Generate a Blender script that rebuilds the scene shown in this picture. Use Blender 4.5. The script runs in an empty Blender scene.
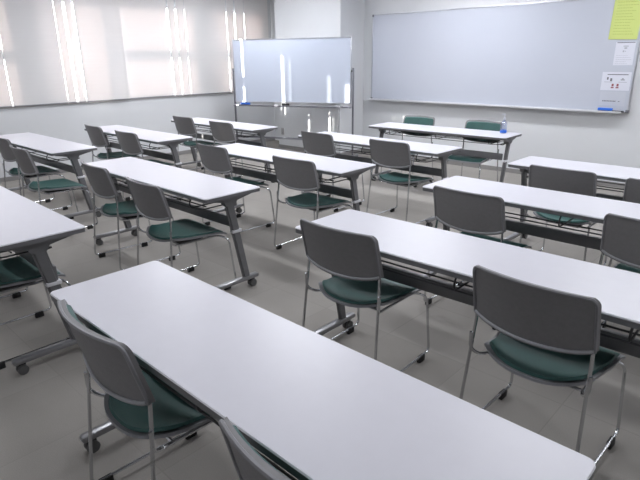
import bpy, bmesh, math, random
from mathutils import Vector, Matrix
random.seed(4)
C = bpy.context.scene.collection
R = math.radians

# ------------------------------------------------------------------ materials
def mat(name, col, rough=.5, metal=0, spec=.5, coat=0, var=0, scale=20, bump=0, bscale=200):
    m = bpy.data.materials.new(name); m.use_nodes = True
    nt = m.node_tree; b = nt.nodes['Principled BSDF']
    b.inputs['Base Color'].default_value = (*col, 1)
    b.inputs['Roughness'].default_value = rough
    b.inputs['Metallic'].default_value = metal
    b.inputs['Specular IOR Level'].default_value = spec
    b.inputs['Coat Weight'].default_value = coat
    tc = nt.nodes.new('ShaderNodeTexCoord')
    n = nt.nodes.new('ShaderNodeTexNoise'); n.inputs['Scale'].default_value = scale
    n.inputs['Detail'].default_value = 4
    nt.links.new(tc.outputs['Object'], n.inputs['Vector'])
    r = nt.nodes.new('ShaderNodeValToRGB')
    r.color_ramp.elements[0].position = .3; r.color_ramp.elements[1].position = .7
    r.color_ramp.elements[0].color = (*[c*(1-var) for c in col], 1)
    r.color_ramp.elements[1].color = (*[min(1, c*(1+var)) for c in col], 1)
    nt.links.new(n.outputs['Fac'], r.inputs['Fac'])
    nt.links.new(r.outputs['Color'], b.inputs['Base Color'])
    if bump:
        n2 = nt.nodes.new('ShaderNodeTexNoise'); n2.inputs['Scale'].default_value = bscale
        nt.links.new(tc.outputs['Object'], n2.inputs['Vector'])
        bp = nt.nodes.new('ShaderNodeBump'); bp.inputs['Strength'].default_value = bump
        bp.inputs['Distance'].default_value = .002
        nt.links.new(n2.outputs['Fac'], bp.inputs['Height'])
        nt.links.new(bp.outputs['Normal'], b.inputs['Normal'])
    return m

M = {}
M['top'] = mat('laminate_white', (.665, .658, .712), .34, spec=.5, var=.01)
M['edge'] = mat('edge_grey', (.15, .15, .157), .45, var=.03)
M['edge_highlight'] = mat('painted_edge_highlight', (.86, .86, .90), .35, var=.01)  # pale colour standing in for the highlight along the table edges
M['steel_grey'] = mat('grey_painted_steel', (.16, .16, .166), .42, metal=.2, var=.04)
M['steel_dark'] = mat('dark_painted_steel', (.055, .055, .058), .45, metal=.2, var=.05)
M['base'] = mat('silver_grey_steel', (.30, .30, .31), .30, metal=.7, var=.04)
M['silver'] = mat('silver_plastic', (.74, .74, .77), .35, metal=.3, var=.02)
M['chrome'] = mat('chrome', (.62, .63, .65), .16, metal=1, var=.02)
M['shell'] = mat('grey_plastic_shell', (.225, .219, .224), .50, spec=.4, var=.04, scale=60, bump=.25, bscale=900)
M['rim'] = mat('pale_grey_plastic', (.255, .26, .275), .38, var=.02)
M['shell_edge'] = mat('shell_edge_grey', (.24, .238, .25), .42, var=.02)
M['lip'] = mat('pale_lip', (.36, .365, .385), .32, var=.02)
M['green'] = mat('green_vinyl', (.031, .098, .088), .50, var=.10, scale=8, bump=.3, bscale=500)
M['rubber'] = mat('black_rubber', (.012, .012, .013), .6, var=.05)
M['wheel'] = mat('grey_wheel', (.09, .09, .09), .5, var=.05)
M['wall'] = mat('wall_vinyl', (.68, .69, .705), .62, spec=.35, var=.012, scale=3, bump=.15, bscale=300)
M['ceil'] = mat('ceiling_board', (.72, .72, .74), .8, var=.02, scale=30)
M['base_board'] = mat('baseboard_vinyl', (.27, .26, .255), .5, var=.03)
M['alu'] = mat('aluminium', (.55, .56, .60), .30, metal=.8, var=.02)
M['post'] = mat('grey_post', (.20, .20, .225), .35, metal=.5, var=.02)
M['board'] = mat('whiteboard_enamel', (.54, .585, .68), .10, spec=.45, var=.006, scale=2)
M['board2'] = mat('whiteboard_wall_enamel', (.54, .565, .635), .22, spec=.4, var=.008, scale=2)
M['blue'] = mat('blue_plastic', (.03, .16, .68), .4, var=.05)
M['black'] = mat('black_plastic', (.02, .02, .022), .4, var=.05)
M['yellow'] = mat('yellow_paper', (.60, .68, .22), .7, var=.02, scale=6)
M['paper'] = mat('white_paper', (.68, .69, .76), .7, var=.01)
M['paper2'] = mat('grey_paper', (.54, .56, .62), .7, var=.01)
M['ink'] = mat('grey_ink', (.16, .16, .18), .7)
M['ink_pale'] = mat('pale_ink', (.42, .43, .48), .7)
M['ink_green'] = mat('olive_ink', (.42, .50, .12), .7)
M['ink_red'] = mat('dark_red_ink', (.28, .08, .10), .7)
M['frame_alu'] = mat('window_aluminium', (.42, .42, .43), .4, metal=.6, var=.02)
M['outlet'] = mat('outlet_grey', (.36, .35, .35), .5)
M['sill'] = mat('sill_brown_grey', (.30, .275, .27), .5, var=.03)

# carpet tiles
m = bpy.data.materials.new('carpet_tiles'); m.use_nodes = True; nt = m.node_tree
b = nt.nodes['Principled BSDF']; b.inputs['Roughness'].default_value = .9; b.inputs['Specular IOR Level'].default_value = .15
tc = nt.nodes.new('ShaderNodeTexCoord')
mp = nt.nodes.new('ShaderNodeMapping'); mp.inputs['Location'].default_value = (.13, .21, 0)
nt.links.new(tc.outputs['Object'], mp.inputs['Vector'])
br = nt.nodes.new('ShaderNodeTexBrick'); br.offset = 0; br.squash = 1
for k, v in (('Scale', 1), ('Brick Width', .5), ('Row Height', .5), ('Mortar Size', .003), ('Mortar Smooth', .3), ('Bias', 0)):
    br.inputs[k].default_value = v
br.inputs['Color1'].default_value = (.292, .276, .255, 1)
br.inputs['Color2'].default_value = (.325, .308, .286, 1)
br.inputs['Mortar'].default_value = (.275, .260, .241, 1)
nt.links.new(mp.outputs['Vector'], br.inputs['Vector'])
n1 = nt.nodes.new('ShaderNodeTexNoise'); n1.inputs['Scale'].default_value = 260; n1.inputs['Detail'].default_value = 3
n2 = nt.nodes.new('ShaderNodeTexNoise'); n2.inputs['Scale'].default_value = 2.2; n2.inputs['Detail'].default_value = 5
for n in (n1, n2): nt.links.new(tc.outputs['Object'], n.inputs['Vector'])
mr1 = nt.nodes.new('ShaderNodeMapRange'); mr1.inputs['To Min'].default_value = .80; mr1.inputs['To Max'].default_value = 1.2
mr2 = nt.nodes.new('ShaderNodeMapRange'); mr2.inputs['To Min'].default_value = .88; mr2.inputs['To Max'].default_value = 1.12
nt.links.new(n1.outputs['Fac'], mr1.inputs['Value']); nt.links.new(n2.outputs['Fac'], mr2.inputs['Value'])
mu = nt.nodes.new('ShaderNodeMath'); mu.operation = 'MULTIPLY'
nt.links.new(mr1.outputs[0], mu.inputs[0]); nt.links.new(mr2.outputs[0], mu.inputs[1])
vm = nt.nodes.new('ShaderNodeVectorMath'); vm.operation = 'SCALE'
nt.links.new(br.outputs['Color'], vm.inputs[0]); nt.links.new(mu.outputs[0], vm.inputs['Scale'])
nt.links.new(vm.outputs[0], b.inputs['Base Color'])
bp = nt.nodes.new('ShaderNodeBump'); bp.inputs['Strength'].default_value = .4; bp.inputs['Distance'].default_value = .003
nt.links.new(n1.outputs['Fac'], bp.inputs['Height']); nt.links.new(bp.outputs['Normal'], b.inputs['Normal'])
M['floor'] = m

# translucent blind cloth with fine horizontal weave
m = bpy.data.materials.new('blind_cloth'); m.use_nodes = True; nt = m.node_tree
for n in list(nt.nodes): nt.nodes.remove(n)
out = nt.nodes.new('ShaderNodeOutputMaterial')
df = nt.nodes.new('ShaderNodeBsdfDiffuse'); tr = nt.nodes.new('ShaderNodeBsdfTranslucent'); mx = nt.nodes.new('ShaderNodeMixShader')
tc = nt.nodes.new('ShaderNodeTexCoord'); mp = nt.nodes.new('ShaderNodeMapping'); mp.inputs['Scale'].default_value = (1, 1.5, 60)
ns = nt.nodes.new('ShaderNodeTexNoise'); ns.inputs['Scale'].default_value = 1.0; ns.inputs['Detail'].default_value = 3
rp = nt.nodes.new('ShaderNodeValToRGB')
rp.color_ramp.elements[0].color = (.80, .79, .785, 1); rp.color_ramp.elements[1].color = (.86, .85, .845, 1)
nt.links.new(tc.outputs['Object'], mp.inputs['Vector']); nt.links.new(mp.outputs['Vector'], ns.inputs['Vector'])
nt.links.new(ns.outputs['Fac'], rp.inputs['Fac']); nt.links.new(rp.outputs['Color'], df.inputs['Color'])
tr.inputs['Color'].default_value = (.80, .70, .67, 1)
mx.inputs['Fac'].default_value = .17
nt.links.new(df.outputs[0], mx.inputs[1]); nt.links.new(tr.outputs[0], mx.inputs[2]); nt.links.new(mx.outputs[0], out.inputs['Surface'])
M['blind'] = m

# clear pane / clear bottle
def clear(name, tint, fac):
    m = bpy.data.materials.new(name); m.use_nodes = True; nt = m.node_tree
    for n in list(nt.nodes): nt.nodes.remove(n)
    out = nt.nodes.new('ShaderNodeOutputMaterial')
    t = nt.nodes.new('ShaderNodeBsdfTransparent'); t.inputs['Color'].default_value = (*tint, 1)
    g = nt.nodes.new('ShaderNodeBsdfGlossy'); g.inputs['Roughness'].default_value = .05
    mx = nt.nodes.new('ShaderNodeMixShader'); mx.inputs['Fac'].default_value = fac
    nt.links.new(t.outputs[0], mx.inputs[1]); nt.links.new(g.outputs[0], mx.inputs[2]); nt.links.new(mx.outputs[0], out.inputs['Surface'])
    return m
M['glass'] = clear('window_glass', (.93, .95, .95), .06)
M['bottle'] = clear('clear_bottle', (.80, .84, .95), .25)

# ------------------------------------------------------------------ mesh helpers
def bm_new(): return bmesh.new()
def add_box(bm, x0, x1, y0, y1, z0, z1, bev=0):
    r = bmesh.ops.create_cube(bm, size=1)
    for v in r['verts']:
        v.co = Vector(((x0+x1)/2+v.co.x*(x1-x0), (y0+y1)/2+v.co.y*(y1-y0), (z0+z1)/2+v.co.z*(z1-z0)))
    if bev:
        es = list({e for v in r['verts'] for e in v.link_edges})
        bmesh.ops.bevel(bm, geom=es, offset=bev, segments=2, affect='EDGES', profile=.5)
def fillet(pts, rad, n=5):
    pts = [Vector(p) for p in pts]; out = [pts[0]]
    for i in range(1, len(pts)-1):
        a, p, c = pts[i-1], pts[i], pts[i+1]
        r = min(rad, (a-p).length*.48, (c-p).length*.48)
        s = p+(a-p).normalized()*r; e = p+(c-p).normalized()*r
        for k in range(n+1):
            t = k/n; out.append(s*(1-t)**2+p*2*t*(1-t)+e*t*t)
    out.append(pts[-1]); return out
def add_tube(bm, pts, r, seg=8, closed=False, sx=1, sy=1):
    pts = [Vector(p) for p in pts]; n = len(pts); rings = []
    up = None
    for i, p in enumerate(pts):
        if closed: d = pts[(i+1) % n]-pts[i-1]
        else: d = (pts[min(i+1, n-1)]-pts[max(i-1, 0)])
        d.normalize()
        if up is None:
            up = Vector((0, 0, 1)) if abs(d.z) < .9 else Vector((0, 1, 0))
        side = d.cross(up); side.normalize(); up = side.cross(d); up.normalize()
        rings.append([bm.verts.new(p+side*math.cos(2*math.pi*k/seg)*r*sx+up*math.sin(2*math.pi*k/seg)*r*sy) for k in range(seg)])
    m_ = n if closed else n-1
    for i in range(m_):
        a, b2 = rings[i], rings[(i+1) % n]
        for k in range(seg):
            bm.faces.new((a[k], a[(k+1) % seg], b2[(k+1) % seg], b2[k]))
    if not closed:
        bm.faces.new(rings[0][::-1]); bm.faces.new(rings[-1])
def add_cyl(bm, p, axis, r, h, seg=16):
    a = Vector(axis).normalized(); add_tube(bm, [Vector(p)-a*h/2, Vector(p)+a*h/2], r, seg)
def add_prism(bm, poly, fn0, fn1):
    """poly 2D list, fn maps (a,b)->3D for the two caps"""
    A = [bm.verts.new(fn0(*p)) for p in poly]; B = [bm.verts.new(fn1(*p)) for p in poly]
    n = len(poly); bm.faces.new(A); bm.faces.new(B[::-1])
    for i in range(n): bm.faces.new((A[i], B[i], B[(i+1) % n], A[(i+1) % n]))
def add_lathe(bm, cx, cy, prof, seg=16):
    rings = [[bm.verts.new((cx+r*math.cos(2*math.pi*k/seg), cy+r*math.sin(2*math.pi*k/seg), z)) for k in range(seg)] for r, z in prof]
    for a, b2 in zip(rings, rings[1:]):
        for k in range(seg): bm.faces.new((a[k], a[(k+1) % seg], b2[(k+1) % seg], b2[k]))
    bm.faces.new(rings[0][::-1]); bm.faces.new(rings[-1])
def add_grid_solid(bm, F, G, nu, nv):
    """two grids F(u,v), G(u,v) joined along the border"""
    def grid(fn): return [[bm.verts.new(fn(-1+2*i/nu, j/nv)) for i in range(nu+1)] for j in range(nv+1)]
    a, b2 = grid(F), grid(G)
    for j in range(nv):
        for i in range(nu):
            bm.faces.new((a[j][i], a[j][i+1], a[j+1][i+1], a[j+1][i]))
            bm.faces.new((b2[j][i], b2[j+1][i], b2[j+1][i+1], b2[j][i+1]))
    for i in range(nu):
        bm.faces.new((a[0][i], b2[0][i], b2[0][i+1], a[0][i+1])); bm.faces.new((a[nv][i], a[nv][i+1], b2[nv][i+1], b2[nv][i]))
    for j in range(nv):
        bm.faces.new((a[j][0], a[j+1][0], b2[j+1][0], b2[j][0])); bm.faces.new((a[j][nu], b2[j][nu], b2[j+1][nu], a[j+1][nu]))
def obj(name, bm, m, parent=None, smooth=True, angle=35):
    bmesh.ops.recalc_face_normals(bm, faces=bm.faces[:])
    me = bpy.data.meshes.new(name); bm.to_mesh(me); bm.free()
    me.materials.append(m)
    if smooth:
        me.polygons.foreach_set('use_smooth', [True]*len(me.polygons))
        me.set_sharp_from_angle(angle=R(angle))
    o = bpy.data.objects.new(name, me); C.objects.link(o)
    if parent: o.parent = parent
    return o
def tag(o, label=None, cat=None, group=None, kind=None):
    for k, v in (('label', label), ('category', cat), ('group', group), ('kind', kind)):
        if v: o[k] = v
    return o
def thing(name, label, cat, loc=(0, 0, 0), rz=0, group=None):
    o = bpy.data.objects.new(name, None); C.objects.link(o)
    o.empty_display_size = .1; o.location = loc; o.rotation_euler = (0, 0, rz)
    return tag(o, label, cat, group)
def copy_tree(o, parent=None):
    c = o.copy(); C.objects.link(c)
    if parent: c.parent = parent
    for ch in [x for x in list(C.objects) if x.parent == o]: copy_tree(ch, c)
    return c
def boxobj(name, m, dims, parent=None, bev=0, **k):
    bm = bm_new(); add_box(bm, *dims, bev=bev); o = obj(name, bm, m, parent)
    if k: tag(o, **k)
    return o

# ------------------------------------------------------------------ room constants
XL, XR, YB, YF, ZC = -7.95, 2.6, -2.6, 7.10, 2.75
WT = .10                                    # window wall thickness
ZS, ZH = .985, 2.33                         # window sill and head

boxobj('floor', M['floor'], (XL-.3, XR+.2, YB-.2, YF+.2, -.1, 0), kind='structure')
boxobj('ceiling', M['ceil'], (XL-.3, XR+.2, YB-.2, YF+.2, ZC, ZC+.1), kind='structure')
boxobj('wall_front', M['wall'], (XL-WT, XR+.1, YF, YF+.12, 0, ZC), kind='structure')
boxobj('wall_back', M['wall'], (XL-WT, XR+.1, YB-.12, YB, 0, ZC), kind='structure')
boxobj('wall_right', M['wall'], (XR, XR+.12, YB, YF, 0, ZC), kind='structure')
OPEN = [(-1.6, -.20), (.30, 2.53), (2.93, 3.74), (3.86, 5.33), (5.68, 6.80)]
bm = bm_new()
add_box(bm, XL-WT, XL, YB, YF, 0, ZS); add_box(bm, XL-WT, XL, YB, YF, ZH, ZC)
ys = [YB]+[v for o_ in OPEN for v in o_]+[YF]
for a, b2 in zip(ys[::2], ys[1::2]): add_box(bm, XL-WT, XL, a, b2, ZS, ZH)
tag(obj('wall_left', bm, M['wall'], smooth=False), kind='structure')
# column standing out of the front wall
PX0, PX1, PY = -7.21, -5.735, 6.53
boxobj('wall_column', M['wall'], (PX0, PX1, PY, YF, 0, ZC), kind='structure')
bm = bm_new()
for x0, x1, y0, y1 in ((PX1, XR, YF-.006, YF), (PX0, PX1+.006, PY-.006, PY), (PX1, PX1+.006, PY, YF)):
    add_box(bm, x0, x1, y0, y1, 0, .06)
tag(obj('baseboard_front', bm, M['base_board'], smooth=False), kind='structure')
boxobj('baseboard_left', M['base_board'], (XL, XL+.006, YB, YF-.01, 0, .06), kind='structure')
# windows
for i, (a, b2) in enumerate(OPEN):
    w = bpy.data.objects.new('window_%d' % (i+1), None); C.objects.link(w); w.location = (XL-.05, (a+b2)/2, ZS); tag(w, kind='structure')
    h = (b2-a)/2; H_ = ZH-ZS; t = .03
    bm = bm_new()
    add_box(bm, -.03, .03, -h, -h+t, 0, H_); add_box(bm, -.03, .03, h-t, h, 0, H_)
    add_box(bm, -.03, .03, -h, h, 0, t); add_box(bm, -.03, .03, -h, h, H_-t, H_)
    if i != 2: add_box(bm, -.03, .03, -h, h, .575, .70)
    obj('window_frame', bm, M['frame_alu'], w, smooth=False)
    bm = bm_new(); add_box(bm, -.003, .003, -h+t, h-t, t, .575); obj('lower_pane', bm, M['glass'], w, smooth=False)
    bm = bm_new(); add_box(bm, -.003, .003, -h+t, h-t, .70, H_-t); obj('upper_pane', bm, M['glass'], w, smooth=False)
boxobj('trim_1', M['sill'], (XL, XL+.018, YB, 6.98, .955, .967), kind='structure')

# blinds: cloth widths with narrow slits between them
cuts = [-2.0, -1.1, -.25, .62, 2.12, 2.455, 3.185, 3.318, 3.44, 4.10, 4.92, 5.06, 5.225, 6.055, 6.23, 6.44, 7.0]
gap = {2.12: .035, .62: .003, 2.455: .013, 3.185: .007, 3.318: .034, 3.44: .007, 4.10: -.030, 4.92: .012, 5.06: .028, 5.225: .009, 6.055: .014, 6.23: .030, 6.44: .010}
pos = ['by the back wall', 'second from the back wall', 'third from the back wall', 'fourth from the back wall',
       'left of the leftmost bright slit at the photo edge', 'between the left photo edge slit and the next slits',
       'narrow strip left of the tall slit above the third table row', 'narrow strip right of the tall slit at left',
       'wide and mostly grey, left of the large sunlit window patch', 'wide, holding the large pinkish sunlit patch',
       'narrow strip left of the tallest middle slit', 'narrow strip right of the tallest middle slit',
       'wide, ending just behind the left edge of the mobile whiteboard', 'narrow strip above left end of mobile whiteboard',
       'narrow strip over mobile whiteboard, second from the column', 'last one beside the column']
for i in range(len(cuts)-1):
    a = cuts[i]+gap.get(cuts[i], .004)/2+.0008; b2 = cuts[i+1]-gap.get(cuts[i+1], .004)/2-.0008
    t = thing('roller_blind', 'pale window blind cloth '+pos[i], 'blind', (XL+.035+(.02 if cuts[i+1] in (4.10,) else -.02 if cuts[i] in (4.10,) else 0), (a+b2)/2, .968), 0, 'blinds along the window wall')
    h = (b2-a)/2
    bm = bm_new(); add_box(bm, -.001, .001, -h, h, .012, 1.60); obj('blind_cloth', bm, M['blind'], t, smooth=False)
    bm = bm_new(); add_box(bm, -.005, .005, -h, h, 0, .013); obj('bottom_rail', bm, M['rim'], t, smooth=False)
    bm = bm_new(); add_cyl(bm, (0, 0, 1.60), (0, 1, 0), .017, 2*h); obj('roller', bm, M['rim'], t)

# ------------------------------------------------------------------ training table
TL, TW, TZ = 1.8, .45, .72
def rrect(x0, x1, y0, y1, r, n=5):
    out = []
    for cx, cy, a0 in ((x1-r, y0+r, -90), (x1-r, y1-r, 0), (x0+r, y1-r, 90), (x0+r, y0+r, 180)):
        for k in range(n+1):
            a = R(a0+90*k/n); out.append((cx+r*math.cos(a), cy+r*math.sin(a)))
    return out
def make_table():
    t = thing('training_table', '', 'table')
    x0, x1, y0, y1 = 0, TL, 0, TW
    bm = bm_new(); add_prism(bm, rrect(x0+.001, x1-.001, y0+.001, y1-.001, .018), lambda a, b: (a, b, TZ-.026), lambda a, b: (a, b, TZ)); obj('tabletop', bm, M['top'], t)
    # bright edge highlight put in as a pale bead, grey band below it
    bm = bm_new(); add_tube(bm, [(a, b, TZ-.0045) for a, b in rrect(x0+.0025, x1-.0025, y0+.0025, y1-.0025, .018)], .005, 6, closed=True)
    tag(obj('edge_highlight_bead', bm, M['edge_highlight'], t), 'highlight round the top edge, painted as a pale bead')
    bm = bm_new()
    o_ = rrect(x0-.001, x1+.001, y0-.001, y1+.001, .02); i_ = rrect(x0+.006, x1-.006, y0+.006, y1-.006, .014)
    n = len(o_); z0, z1 = TZ-.0285, TZ-.008
    vs = [[bm.verts.new((p[0], p[1], z)) for p in q] for q, z in ((o_, z1), (o_, z0), (i_, z0), (i_, z1))]
    for k in range(4):
        for j in range(n): bm.faces.new((vs[k][j], vs[k][(j+1) % n], vs[(k+1) % 4][(j+1) % n], vs[(k+1) % 4][j]))
    tag(obj('edge_band', bm, M['edge'], t), 'dark grey edge band')
    # underside frame rails and cross beam
    bm = bm_new(); add_box(bm, .10, 1.70, .335, .36, TZ-.052, TZ-.0265)
    obj('under_rail', bm, M['steel_dark'], t)
    bm = bm_new(); add_box(bm, .08, 1.72, .270, .298, .449, .521, bev=.006); obj('cross_beam', bm, M['steel_grey'], t)
    # wire book shelf
    bm = bm_new()
    for y in (.05, .13, .29): add_tube(bm, [(.19, y, .612), (1.61, y, .612)], .0042, 6)
    for x in (.24, .90, 1.56):
        add_tube(bm, fillet([(x, .06, TZ-.04), (x, .035, .65), (x, .045, .612), (x, .30, .612), (x, .325, .64), (x, .325, TZ-.04)], .03, 4), .0045, 6)
    for x, s in ((.19, -1), (1.61, 1)):
        add_tube(bm, fillet([(x, .05, .615), (x+s*.055, .06, .615), (x+s*.055, .28, .615), (x, .29, .615)], .03, 4), .0042, 6)
    tag(obj('wire_shelf', bm, M['steel_dark'], t), 'dark wire shelf under the top')
    for xc, s in ((.055, 1), (TL-.055, -1)):
        # leg : slanted flat column with flared head bracket
        bm = bm_new()
        zt, zb = TZ-.075, .088
        def P(v): return Vector(v)
        ct, cb = .215, .325; wt, wb = .036, .030
        A = [(ct-wt, zt), (ct+wt, zt), (cb+wb, zb), (cb-wb, zb)]
        hw = .015
        add_prism(bm, A, lambda a, b: (xc-hw, a, b), lambda a, b: (xc+hw, a, b))
        bmesh.ops.bevel(bm, geom=[e for e in bm.edges if abs(e.verts[0].co.x-e.verts[1].co.x) < 1e-5 and abs(e.verts[0].co.z-e.verts[1].co.z) > .1], offset=.012, segments=3, affect='EDGES')
        leg = obj('leg', bm, M['steel_grey'], t)
        bm = bm_new()
        prof = [(.045, TZ-.027), (.405, TZ-.027), (.395, TZ-.040), (.33, TZ-.052), (.272, TZ-.064), (.254, TZ-.092), (.182, TZ-.092), (.164, TZ-.064), (.11, TZ-.052), (.05, TZ-.040)]
        add_prism(bm, prof, lambda a, b: (xc-.021, a, b), lambda a, b: (xc+.021, a, b))
        add_cyl(bm, (xc+s*.03, .215, TZ-.085), (1, 0, 0), .020, .03)
        obj('head_bracket', bm, M['steel_grey'], leg)
        bm = bm_new(); add_box(bm, xc-.0185, xc+.0185, .222, .300, .430, .452, bev=.005)
        tag(obj('joint_collar', bm, M['silver'], leg), 'silver collar on the leg')
        bm = bm_new(); add_tube(bm, fillet([(xc+s*.03, .20, TZ-.09), (xc+s*.05, .24, TZ-.11), (xc+s*.05, .30, TZ-.10)], .02, 3), .006, 6)
        obj('flip_lever', bm, M['steel_dark'], leg)
        # foot bar
        bm = bm_new(); add_box(bm, xc-.022, xc+.022, -.005, .425, .060, .092, bev=.011)
        foot = tag(obj('foot_bar', bm, M['base'], t), 'silver grey foot bar')
        for y in (.035, .375):
            bm = bm_new()
            for dx in (-.013, .013): add_cyl(bm, (xc+dx, y, .0265), (1, 0, 0), .0262, .016, 20)
            cst = obj('caster', bm, M['wheel'], foot)
            bm = bm_new(); add_box(bm, xc-.006, xc+.006, y-.012, y+.018, .02, .062, bev=.003) if False else add_box(bm, xc-.0045, xc+.0045, y-.014, y+.02, .022, .062)
            # the fork belongs to the caster mesh group
            fk = obj('caster_fork', bm, M['black'], foot)
    return t

# ------------------------------------------------------------------ stacking chair
def make_chair():
    t = thing('stacking_chair', '', 'chair')
    ZT = .814
    def zb(u): return .590-.022*(1-u*u)+.012*abs(u)**6
    def hw(z):                                # half width of the back with rounded top and bottom corners
        w = .225-.006*(z-.57)/.23
        r = .034
        if z > ZT-r: w -= r-math.sqrt(max(0, r*r-(z-(ZT-r))**2))
        return w
    def back(off, inset=0, bot=0):
        def f(u, v):
            vv = 1-(1-v)**1.8
            zt = ZT-inset-.004*u*u
            z = zb(u)+bot+(zt-zb(u)-bot)*vv
            w = hw(min(z+inset, ZT-.0008))-inset
            x = u*w
            uu = x/.217
            y = -.235+.042*uu*uu-(z-.60)*.24      # bows backwards in the middle, leans back
            nx = -2*.040*uu/.217
            return Vector((x-nx*off*.9, y+off, z))
        return f
    bm = bm_new(); add_grid_solid(bm, back(0), back(.018), 20, 14)
    br_ = tag(obj('backrest', bm, M['shell'], t, angle=50), 'grey plastic back shell')
    bm = bm_new(); add_grid_solid(bm, back(.0185, .013, .016), back(.029, .020, .024), 20, 14)
    tag(obj('back_pad', bm, M['green'], br_, angle=60), 'green front pad of the backrest')
    # rim lip round the rear face
    F = back(-.001)
    pts = [F(-1+2*i/20, 0) for i in range(21)]+[F(1, j/14) for j in range(1, 15)]+[F(1-2*i/20, 1) for i in range(1, 20)]+[F(-1, 1-j/14) for j in range(0, 14)]
    cl = [pts[0]]
    for p in pts[1:]:
        if (p-cl[-1]).length > .004: cl.append(p)
    if (cl[0]-cl[-1]).length < .004: cl.pop()
    bm = bm_new(); add_tube(bm, cl, .0062, 6, closed=True); obj('back_rim', bm, M['shell_edge'], br_)
    G_ = back(-.0035)
    bm = bm_new(); add_tube(bm, [G_(-.985+1.97*i/20, .012) for i in range(21)], .0062, 8)
    tag(obj('bottom_lip', bm, M['lip'], br_), 'pale lip along the bottom of the back shell')
    # seat : rounded rear edge, waterfall front
    def seat(top, inset=0):
        def f(u, v):
            y0 = -.215+inset+.075*abs(u)**2.6; y1 = .235-inset-.012*u*u
            y = y0+(y1-y0)*v
            w = (.196+.026*min(1, v*1.6))-inset
            x = u*w
            z = .419+.004*abs(u)**2.5+.018*(1-v)*abs(u)**2.2-.004*(1-v)
            if v > .80: z -= .40*(v-.80)**2
            z += .010*(max(0, .22-v)/.22)**2
            return Vector((x, y, z+top))
        return f
    bm = bm_new(); add_grid_solid(bm, seat(-.012), seat(0), 18, 18)
    st = tag(obj('seat', bm, M['rim'], t, angle=50), 'grey plastic seat shell')
    bm = bm_new(); add_grid_solid(bm, seat(.0004, .013), seat(.011, .018), 18, 18)
    tag(obj('seat_pad', bm, M['green'], st, angle=60), 'green seat cushion')
    bm = bm_new(); add_box(bm, -.12, .12, -.09, .10, .372, .392, bev=.006); obj('under_plate', bm, M['black'], st)
    r = .0068
    for s in (-1, 1):
        pth = fillet([(s*.214, -.187, .625), (s*.217, -.186, .575), (s*.240, -.245, .030), (s*.240, .265, .030), (s*.226, .235, .360), (s*.186, .175, .392),
                      (s*.186, -.11, .396), (s*.198, -.165, .405), (s*.226, -.200, .435), (s*.2275, -.199, .51)], .035, 5)
        bm = bm_new(); add_tube(bm, pth, r, 8)
        fr = tag(obj('side_frame', bm, M['chrome'], t), 'chrome rod side frame')
        for y in (-.19, .185):
            bm = bm_new(); add_box(bm, s*.240-.0105, s*.240+.0105, y-.026, y+.026, 0, .036, bev=.004)
            obj('foot_pad', bm, M['rubber'], fr)
    for y in (.12, -.11):
        bm = bm_new(); add_tube(bm, [(-.186, y, .390), (.186, y, .390)], .006, 6); obj('cross_rod', bm, M['chrome'], t)
    return t

tab0 = make_table(); tabs_used = False
TG = 'white training tables in rows'
tables = [
 (-2.007, 0.622, 0.07, 'large white table nearest the camera, filling the foreground'),
 (-4.536, 0.659, -0.82, 'white table cut by the left photo edge, beside the foreground table'),
 (-1.898, 1.802, 1.24, 'white table right behind the foreground table, two grey backed chairs at its near side'),
 (-4.521, 1.832, -0.08, 'white table left of centre, second row, its right corner above the caster legs'),
 (-7.076, 1.865, 0.76, 'white table at far left by the window wall, second row'),
 (-1.906, 2.998, -0.07, 'white table on the right in the third row'),
 (-4.404, 2.957, 0.21, 'white table in middle of the photo, third row'),
 (-6.95, 2.935, -0.42, 'white table by the window wall in the third row'),
 (-1.827, 4.123, 0.05, 'white table on the right nearest the wall whiteboard, fourth row'),
 (-4.31, 4.183, -0.6, 'white table in the fourth row, in front of the lecturer table'),
 (-6.885, 4.158, -0.33, 'white table farthest left, below left end of the mobile whiteboard')]
for i, (x, y, a, lb) in enumerate(tables):
    o = tab0 if i == 0 else copy_tree(tab0)
    o.location = (x, y, 0); o.rotation_euler.z = R(a); tag(o, lb, 'table', TG)
o = copy_tree(tab0); o.name = 'lecturer_table'
LA = R(1.7); lx, ly = -4.265, 5.39
o.location = (lx+TL*math.cos(LA)-TW*math.sin(LA), ly+TL*math.sin(LA)+TW*math.cos(LA), 0); o.rotation_euler.z = LA+math.pi
tag(o, 'white table facing the class under the wall whiteboard, green chairs behind it', 'table', 'lecturer table'); del o['group']

ch0 = make_chair()
CG = 'grey backed green chairs at the tables'
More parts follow.
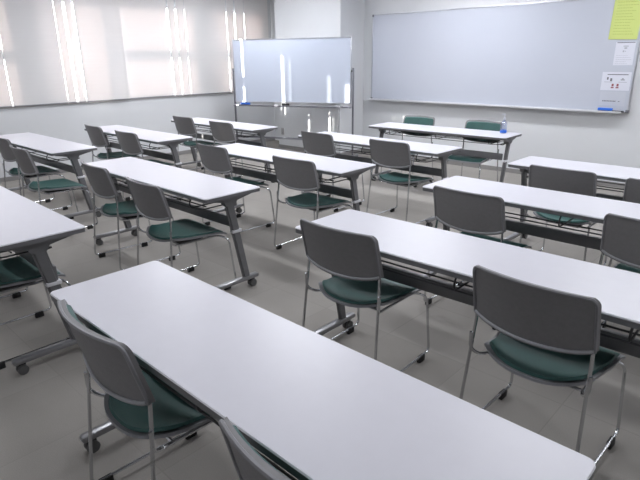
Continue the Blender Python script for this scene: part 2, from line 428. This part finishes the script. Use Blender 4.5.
# x, y of the middle of the back's top, turn in degrees, label
chairs = [
 (-1.489, 0.525, -1, 'grey backed green chair at left end of the foreground table'),
 (-0.61, 0.52, 0, 'chair at bottom edge of photo, cut off, at the foreground table'),
 (-3.165, .52, 0, 'chair at left photo edge, its green seat beside the slanted table leg'),
 (-4.07, .525, 0, 'hidden chair at left photo edge, only a rubber foot and runner showing'),
 (-1.548, 1.7, 2, 'grey backed green chair at left end of the table behind the foreground table'),
 (-0.635, 1.69, -2, 'large grey backed chair at right, at the table behind the foreground table'),
 (-3.915, 1.65, -3, 'grey backed green chair, left one at the second row middle table'),
 (-3.111, 1.597, -2, 'grey backed green chair, right one at the second row middle table'),
 (-6.121, 1.693, 0, 'chair cut by left photo edge at the window side table of the second row'),
 (-5.245, 1.575, -2, 'right hand chair of the window side table in the second row'),
 (-1.437, 2.7, -2, 'grey backed chair, left one at the right hand table of the third row'),
 (-0.487, 2.743, 0, 'grey backed chair at right photo edge in the third row'),
 (-3.992, 2.759, -2, 'chair at left end of the middle table in the third row'),
 (-2.96, 2.779, 1, 'grey backed green chair in centre of photo, right one at the third row middle table'),
 (-6.333, 2.746, -3, 'left hand chair of the window side table in the third row, sunlit left post'),
 (-5.50, 2.725, 0, 'right hand chair of the window side table in the third row'),
 (-1.270, 3.7, -1, 'grey backed chair, left one at the right hand table nearest the wall whiteboard'),
 (-0.636, 3.676, 2, 'chair at right photo edge at the table nearest the wall whiteboard'),
 (-3.843, 3.96, -2, 'chair at left end of the fourth row middle table, below the mobile whiteboard'),
 (-2.924, 3.965, -1, 'grey backed green chair in front of the lecturer table, right one of its table'),
 (-6.343, 3.979, 0, 'left hand chair of the farthest left table, sunlit on its post'),
 (-5.43, 3.925, 0, 'right hand chair of the farthest left table'),
]
for i, (x, y, a, lb) in enumerate(chairs):
    o = ch0 if i == 0 else copy_tree(ch0)
    a = R(a); d = .27
    o.location = (x-d*math.sin(a), y+d*math.cos(a), 0); o.rotation_euler.z = a; tag(o, lb, 'chair', CG)
for x, y, a, lb in ((-3.86, 5.97, 182, 'green padded chair facing the camera, left one behind the lecturer table'),
                    (-2.975, 5.985, 181, 'green padded chair facing the camera, right one behind the lecturer table')):
    o = copy_tree(ch0); a = R(a); d = .27
    o.location = (x-d*math.sin(a), y+d*math.cos(a), 0); o.rotation_euler.z = a; tag(o, lb, 'chair', 'chairs behind the lecturer table')

# ------------------------------------------------------------------ wall whiteboard
bx0, bx1, bz0, bz1 = -5.535, -1.745, .893, 2.158
t = thing('wall_whiteboard', 'wide whiteboard mounted on the front wall with aluminium frame and pen tray', 'whiteboard', (bx0, YF-.03, bz0))
W, H_ = bx1-bx0, bz1-bz0
bm = bm_new(); add_box(bm, .012, W-.012, -.012, .026, .012, H_-.012); obj('writing_surface', bm, M['board2'], t, smooth=False)
bm = bm_new(); f_ = .016
add_box(bm, 0, f_, -.018, .028, 0, H_, bev=.004); add_box(bm, W-f_, W, -.018, .028, 0, H_, bev=.004); add_box(bm, f_, W-f_, -.018, .028, H_-f_, H_, bev=.004); add_box(bm, f_, W-f_, -.018, .028, 0, f_, bev=.004)
obj('frame', bm, M['alu'], t)
bm = bm_new(); add_box(bm, .02, W-.06, -.085, -.016, -.008, .004, bev=.002); add_box(bm, .02, W-.06, -.088, -.080, -.008, .016, bev=.002)
tag(obj('pen_tray', bm, M['silver'], t), 'silver pen tray')
for x, z in ((.0, .0), (W-.03, 0), (0, H_-.03), (W-.03, H_-.03)):
    bm = bm_new(); add_box(bm, x-.002, x+.032, -.021, .0285, z-.002, z+.032, bev=.006); obj('corner_cap', bm, M['post'], t)

def sheet(name, label, x0, x1, z0, z1, m, marks, tilt=0, y=YF-.0445, group=None):
    t = thing(name, label, 'paper', ((x0+x1)/2, y, (z0+z1)/2), 0, group); t.rotation_euler = (0, tilt, 0)
    w, h = (x1-x0)/2, (z1-z0)/2
    bm = bm_new(); add_box(bm, -w, w, -.0006, .0006, -h, h); obj('sheet', bm, m, t, smooth=False)
    by = {}
    for (nm, mm, a, b2, c, d) in marks: by.setdefault((nm, mm, c if nm != 'diagram' and nm != 'red_mark' else (a, c)), []).append((a, b2, c, d))
    for (nm, mm, _), L in by.items():
        bm = bm_new()
        for a, b2, c, d in L: add_box(bm, -w+a*2*w, -w+b2*2*w, -.0011, -.0007, -h+c*2*h, -h+d*2*h)
        obj(nm, bm, M[mm], t, smooth=False)
    return t
def lines(nm, mm, n, x0, x1, z0, z1, th=.02, seed=1):
    rr = random.Random(seed); out = []
    for i in range(n):
        z = z0+(z1-z0)*i/(max(1, n-1)); x = x0
        e = x1-(x1-x0)*rr.random()*.35
        while x < e:
            w = .03+.07*rr.random(); out.append((nm, mm, x, min(x+w, e), z, z+th)); x += w+.015
    return out
sheet('notice_poster', 'yellow green notice poster hanging at top right of the wall whiteboard', -2.075, -1.775, 1.70, 2.14, M['yellow'],
      [('poster_heading', 'ink', .28, .95, .955, .985)]+lines('poster_text', 'ink_green', 12, .12, .9, .12, .88, .012, 3), tilt=R(1.5), y=YF-.050)
sheet('notice_sheet', 'small pale notice with a dark top bar just below the yellow poster', -1.99, -1.785, 1.42, 1.672, M['paper'],
      [('heading_bar', 'ink', .06, .97, .955, .99), ('heading_bar', 'ink_pale', .4, .66, .80, .84), ('diagram', 'ink_pale', .46, .60, .70, .77), ('diagram', 'ink_pale', .40, .48, .56, .64), ('diagram', 'ink_pale', .52, .56, .58, .62)]
      + lines('small_text', 'ink_pale', 5, .1, .9, .06, .42, .012, 5))
sheet('seating_notice', 'white notice with dark heading and small red black diagram, lower right of the wall whiteboard', -2.085, -1.775, 1.14, 1.345, M['paper'],
      [('heading_bar', 'ink', .18, .90, .84, .885), ('diagram', 'ink_pale', .10, .38, .44, .47), ('diagram', 'ink_pale', .60, .88, .44, .47), ('diagram', 'ink', .18, .24, .58, .72), ('diagram', 'ink', .30, .37, .50, .66),
       ('diagram', 'ink', .66, .80, .56, .60), ('diagram', 'ink', .70, .76, .62, .66), ('red_mark', 'ink_red', .36, .46, .12, .19), ('red_mark', 'ink_red', .38, .45, .22, .36), ('red_mark', 'ink_red', .53, .63, .12, .19), ('red_mark', 'ink_red', .55, .62, .22, .36)])
sheet('caption_notice', 'pale grey notice with one dark line of text above the blue eraser', -2.075, -1.80, .968, 1.125, M['paper2'],
      [('text_line', 'ink', .12+.06*k, .12+.06*k+.045, .28, .36) for k in range(9)]+[('text_line', 'ink', .74, .80, .28, .33)])
def eraser(label, loc, rz, col='blue', L=.16, group=None):
    t = thing('board_eraser', label, 'eraser', loc, rz, group)
    bm = bm_new(); add_box(bm, -L/2, L/2, -.022, .022, .014, .042, bev=.006); obj('grip', bm, M[col], t)
    bm = bm_new(); add_box(bm, -L/2+.003, L/2-.003, -.021, .021, 0, .0138); obj('felt', bm, M['black'], t)
    return t
def pen(label, loc, rz, col, group=None):
    t = thing('marker_pen', label, 'marker', loc, rz, group)
    bm = bm_new(); add_cyl(bm, (0, 0, .009), (1, 0, 0), .009, .10, 12); obj('barrel', bm, M[col], t)
    bm = bm_new(); add_cyl(bm, (.064, 0, .009), (1, 0, 0), .0095, .028, 12); obj('cap', bm, M['black'], t)
eraser('blue board eraser on the tray of the wall whiteboard', (-1.985, YF-.080, bz0+.005), 0)
pen('dark marker lying on the wall whiteboard tray right of the blue eraser', (-1.86, YF-.080, bz0+.005), 0, 'black')

# ------------------------------------------------------------------ mobile whiteboard
ax, ay, cx_, cy_ = -7.18, 5.55, -5.30, 6.34
A_ = math.atan2(cy_-ay, cx_-ax); Wm = math.hypot(cx_-ax, cy_-ay)
t = thing('mobile_whiteboard', 'double sided whiteboard on a grey castered stand by the window corner', 'whiteboard', (ax, ay, 0), A_)
bm = bm_new(); add_box(bm, .042, Wm-.052, -.010, .010, .885, 1.815); obj('writing_surface', bm, M['board'], t, smooth=False)
bm = bm_new(); z0, z1 = .870, 1.825
add_box(bm, .028, .044, -.016, .016, z0, z1, bev=.004); add_box(bm, Wm-.054, Wm-.038, -.016, .016, z0, z1, bev=.004)
add_box(bm, .044, Wm-.054, -.016, .016, z1-.016, z1, bev=.004); add_box(bm, .044, Wm-.054, -.016, .016, z0, z0+.016, bev=.004)
obj('frame', bm, M['alu'], t)
for x in (.012, Wm-.012):
    bm = bm_new(); add_box(bm, x-.012, x+.012, -.016, .016, .07, 1.39, bev=.004); obj('post', bm, M['post'], t)
    bm = bm_new(); add_box(bm, x-.016, x+.016, -.28, .28, .05, .075, bev=.006); ft = obj('foot', bm, M['post'], t)
    for y in (-.25, .25):
        bm = bm_new(); add_cyl(bm, (x, y, .0251), (1, 0, 0), .025, .02); add_box(bm, x-.006, x+.006, y-.008, y+.008, .02, .052); obj('caster', bm, M['wheel'], ft)
    bm = bm_new(); add_cyl(bm, (x+(.018 if x < 1 else -.018), 0, 1.345), (1, 0, 0), .016, .022); obj('pivot_knob', bm, M['black'], t)
bm = bm_new(); add_box(bm, .024, Wm-.024, -.012, .012, .30, .33, bev=.003); obj('lower_rail', bm, M['post'], t)
bm = bm_new(); add_box(bm, .024, Wm-.024, -.075, .012, .812, .820, bev=.002); add_box(bm, .024, Wm-.024, -.082, -.074, .812, .834, bev=.002)
tag(obj('pen_tray', bm, M['post'], t), 'grey pen tray')
def on_tray(x, dy=-.035): return (ax+math.cos(A_)*x-math.sin(A_)*dy, ay+math.sin(A_)*x+math.cos(A_)*dy, .8212)
eraser('blue board eraser at left end of the mobile whiteboard tray', on_tray(.22), A_)
eraser('dark board eraser in the middle of the mobile whiteboard tray', on_tray(.93), A_, 'black', .12)
for i, (x, lb) in enumerate(((.76, 'white magnet piece on mobile whiteboard tray left of the dark eraser'), (Wm-.26, 'white piece at right end of the mobile whiteboard tray'))):
    bm = bm_new(); add_cyl(bm, (0, 0, .012), (0, 0, 1), .032, .024, 20); o = obj('magnet', bm, M['silver']); o.location = on_tray(x); tag(o, lb, 'magnet')
bm = bm_new()
p0 = Vector(on_tray(Wm-.16, -.05)); pts = [p0+Vector((0, .012, .0065)), p0+Vector((.0, -.025, .026)), p0+Vector((.005, -.07, .01)), p0+Vector((-.01, -.06, -.15)), p0+Vector((-.04, -.06, -.38)), p0+Vector((-.09, -.07, -.60)), p0+Vector((-.13, -.08, -.805)), p0+Vector((-.20, -.12, -.8145))]
add_tube(bm, fillet(pts, .12, 6), .005, 6)
tag(obj('cord', bm, M['rim']), 'thin grey cord hanging from right end of the mobile whiteboard tray', 'cord')

# outlet on the column
t = thing('wall_outlet', 'small grey wall outlet low on the white column', 'outlet', (-7.10, PY-.004, .30))
bm = bm_new(); add_box(bm, -.035, .035, -.004, .004, -.06, .06, bev=.002); obj('cover_plate', bm, M['outlet'], t)
bm = bm_new()
for z in (.02, -.02):
    for x in (-.008, .008): add_box(bm, x-.0015, x+.0015, -.0055, -.0042, z-.007, z+.007)
obj('slot', bm, M['ink'], t)

# spray bottle on the lecturer table
q = (-2.64, 5.76, TZ)
t = thing('sanitizer_bottle', 'small clear bottle with blue label standing on the lecturer table', 'bottle', q)
bm = bm_new(); add_lathe(bm, 0, 0, [(.030, .0005), (.034, .006), (.034, .10), (.026, .125), (.012, .14), (.011, .15)]); obj('bottle_body', bm, M['bottle'], t)
bm = bm_new(); add_lathe(bm, 0, 0, [(.0345, .008), (.0352, .010), (.0352, .032), (.0345, .034)]); tag(obj('label_band', bm, M['blue'], t), 'blue label')
bm = bm_new(); add_lathe(bm, 0, 0, [(.013, .15), (.013, .17), (.005, .172), (.005, .20), (.010, .202), (.010, .212)]); add_box(bm, -.035, .005, -.006, .006, .200, .211, bev=.002); obj('pump', bm, M['paper'], t)

# ------------------------------------------------------------------ light
sd = Vector((1, 1.65, -.434)).normalized()
L = bpy.data.lights.new('sun', 'SUN'); L.energy = 34; L.angle = R(.6); L.color = (1, .93, .86)
o = bpy.data.objects.new('sun', L); C.objects.link(o); o.rotation_euler = sd.to_track_quat('-Z', 'Y').to_euler(); o.location = (-12, -4, 5)
for x in (-6.3, -3.7, -1.1, 1.5):
    for y in (-1.2, 1.2, 3.6, 5.9):
        L = bpy.data.lights.new('ceiling_lamp', 'AREA'); L.shape = 'RECTANGLE'; L.size = 1.2; L.size_y = .22; L.energy = 27*{-1.2: .25, 1.2: .6, 3.6: 1.15, 5.9: 1.35}[y]*{-6.3: .9, -3.7: 1.1, -1.1: .8, 1.5: .35}[x]; L.color = (.93, .95, 1)
        o = bpy.data.objects.new('ceiling_lamp', L); C.objects.link(o); o.location = (x, 5.3 if (x < -6 and y > 5) else y, ZC-.02)
w = bpy.data.worlds.new('sky'); bpy.context.scene.world = w; w.use_nodes = True
bg = w.node_tree.nodes['Background']; bg.inputs['Color'].default_value = (.92, .95, 1, 1); bg.inputs['Strength'].default_value = 7.0

# ------------------------------------------------------------------ camera
cam = bpy.data.cameras.new('camera'); co = bpy.data.objects.new('camera', cam); C.objects.link(co)
cam.sensor_width = 36; cam.lens = 531.28/640*36; cam.clip_end = 60; cam.clip_start = .05
r_ = Vector((.72688465, .68667193, -.01097076)); u_ = Vector((-.21601104, .24376656, .94547189)); f_ = Vector((-.65190331, .6848792, -.32551889))
co.matrix_world = Matrix(((r_.x, u_.x, -f_.x, 0), (r_.y, u_.y, -f_.y, 0), (r_.z, u_.z, -f_.z, 1.5469), (0, 0, 0, 1)))
S = bpy.context.scene; S.camera = co
S.view_settings.view_transform = 'Standard'; S.view_settings.look = 'None'; S.view_settings.gamma = 1
S.view_settings.use_curve_mapping = False; S.view_settings.exposure = .12
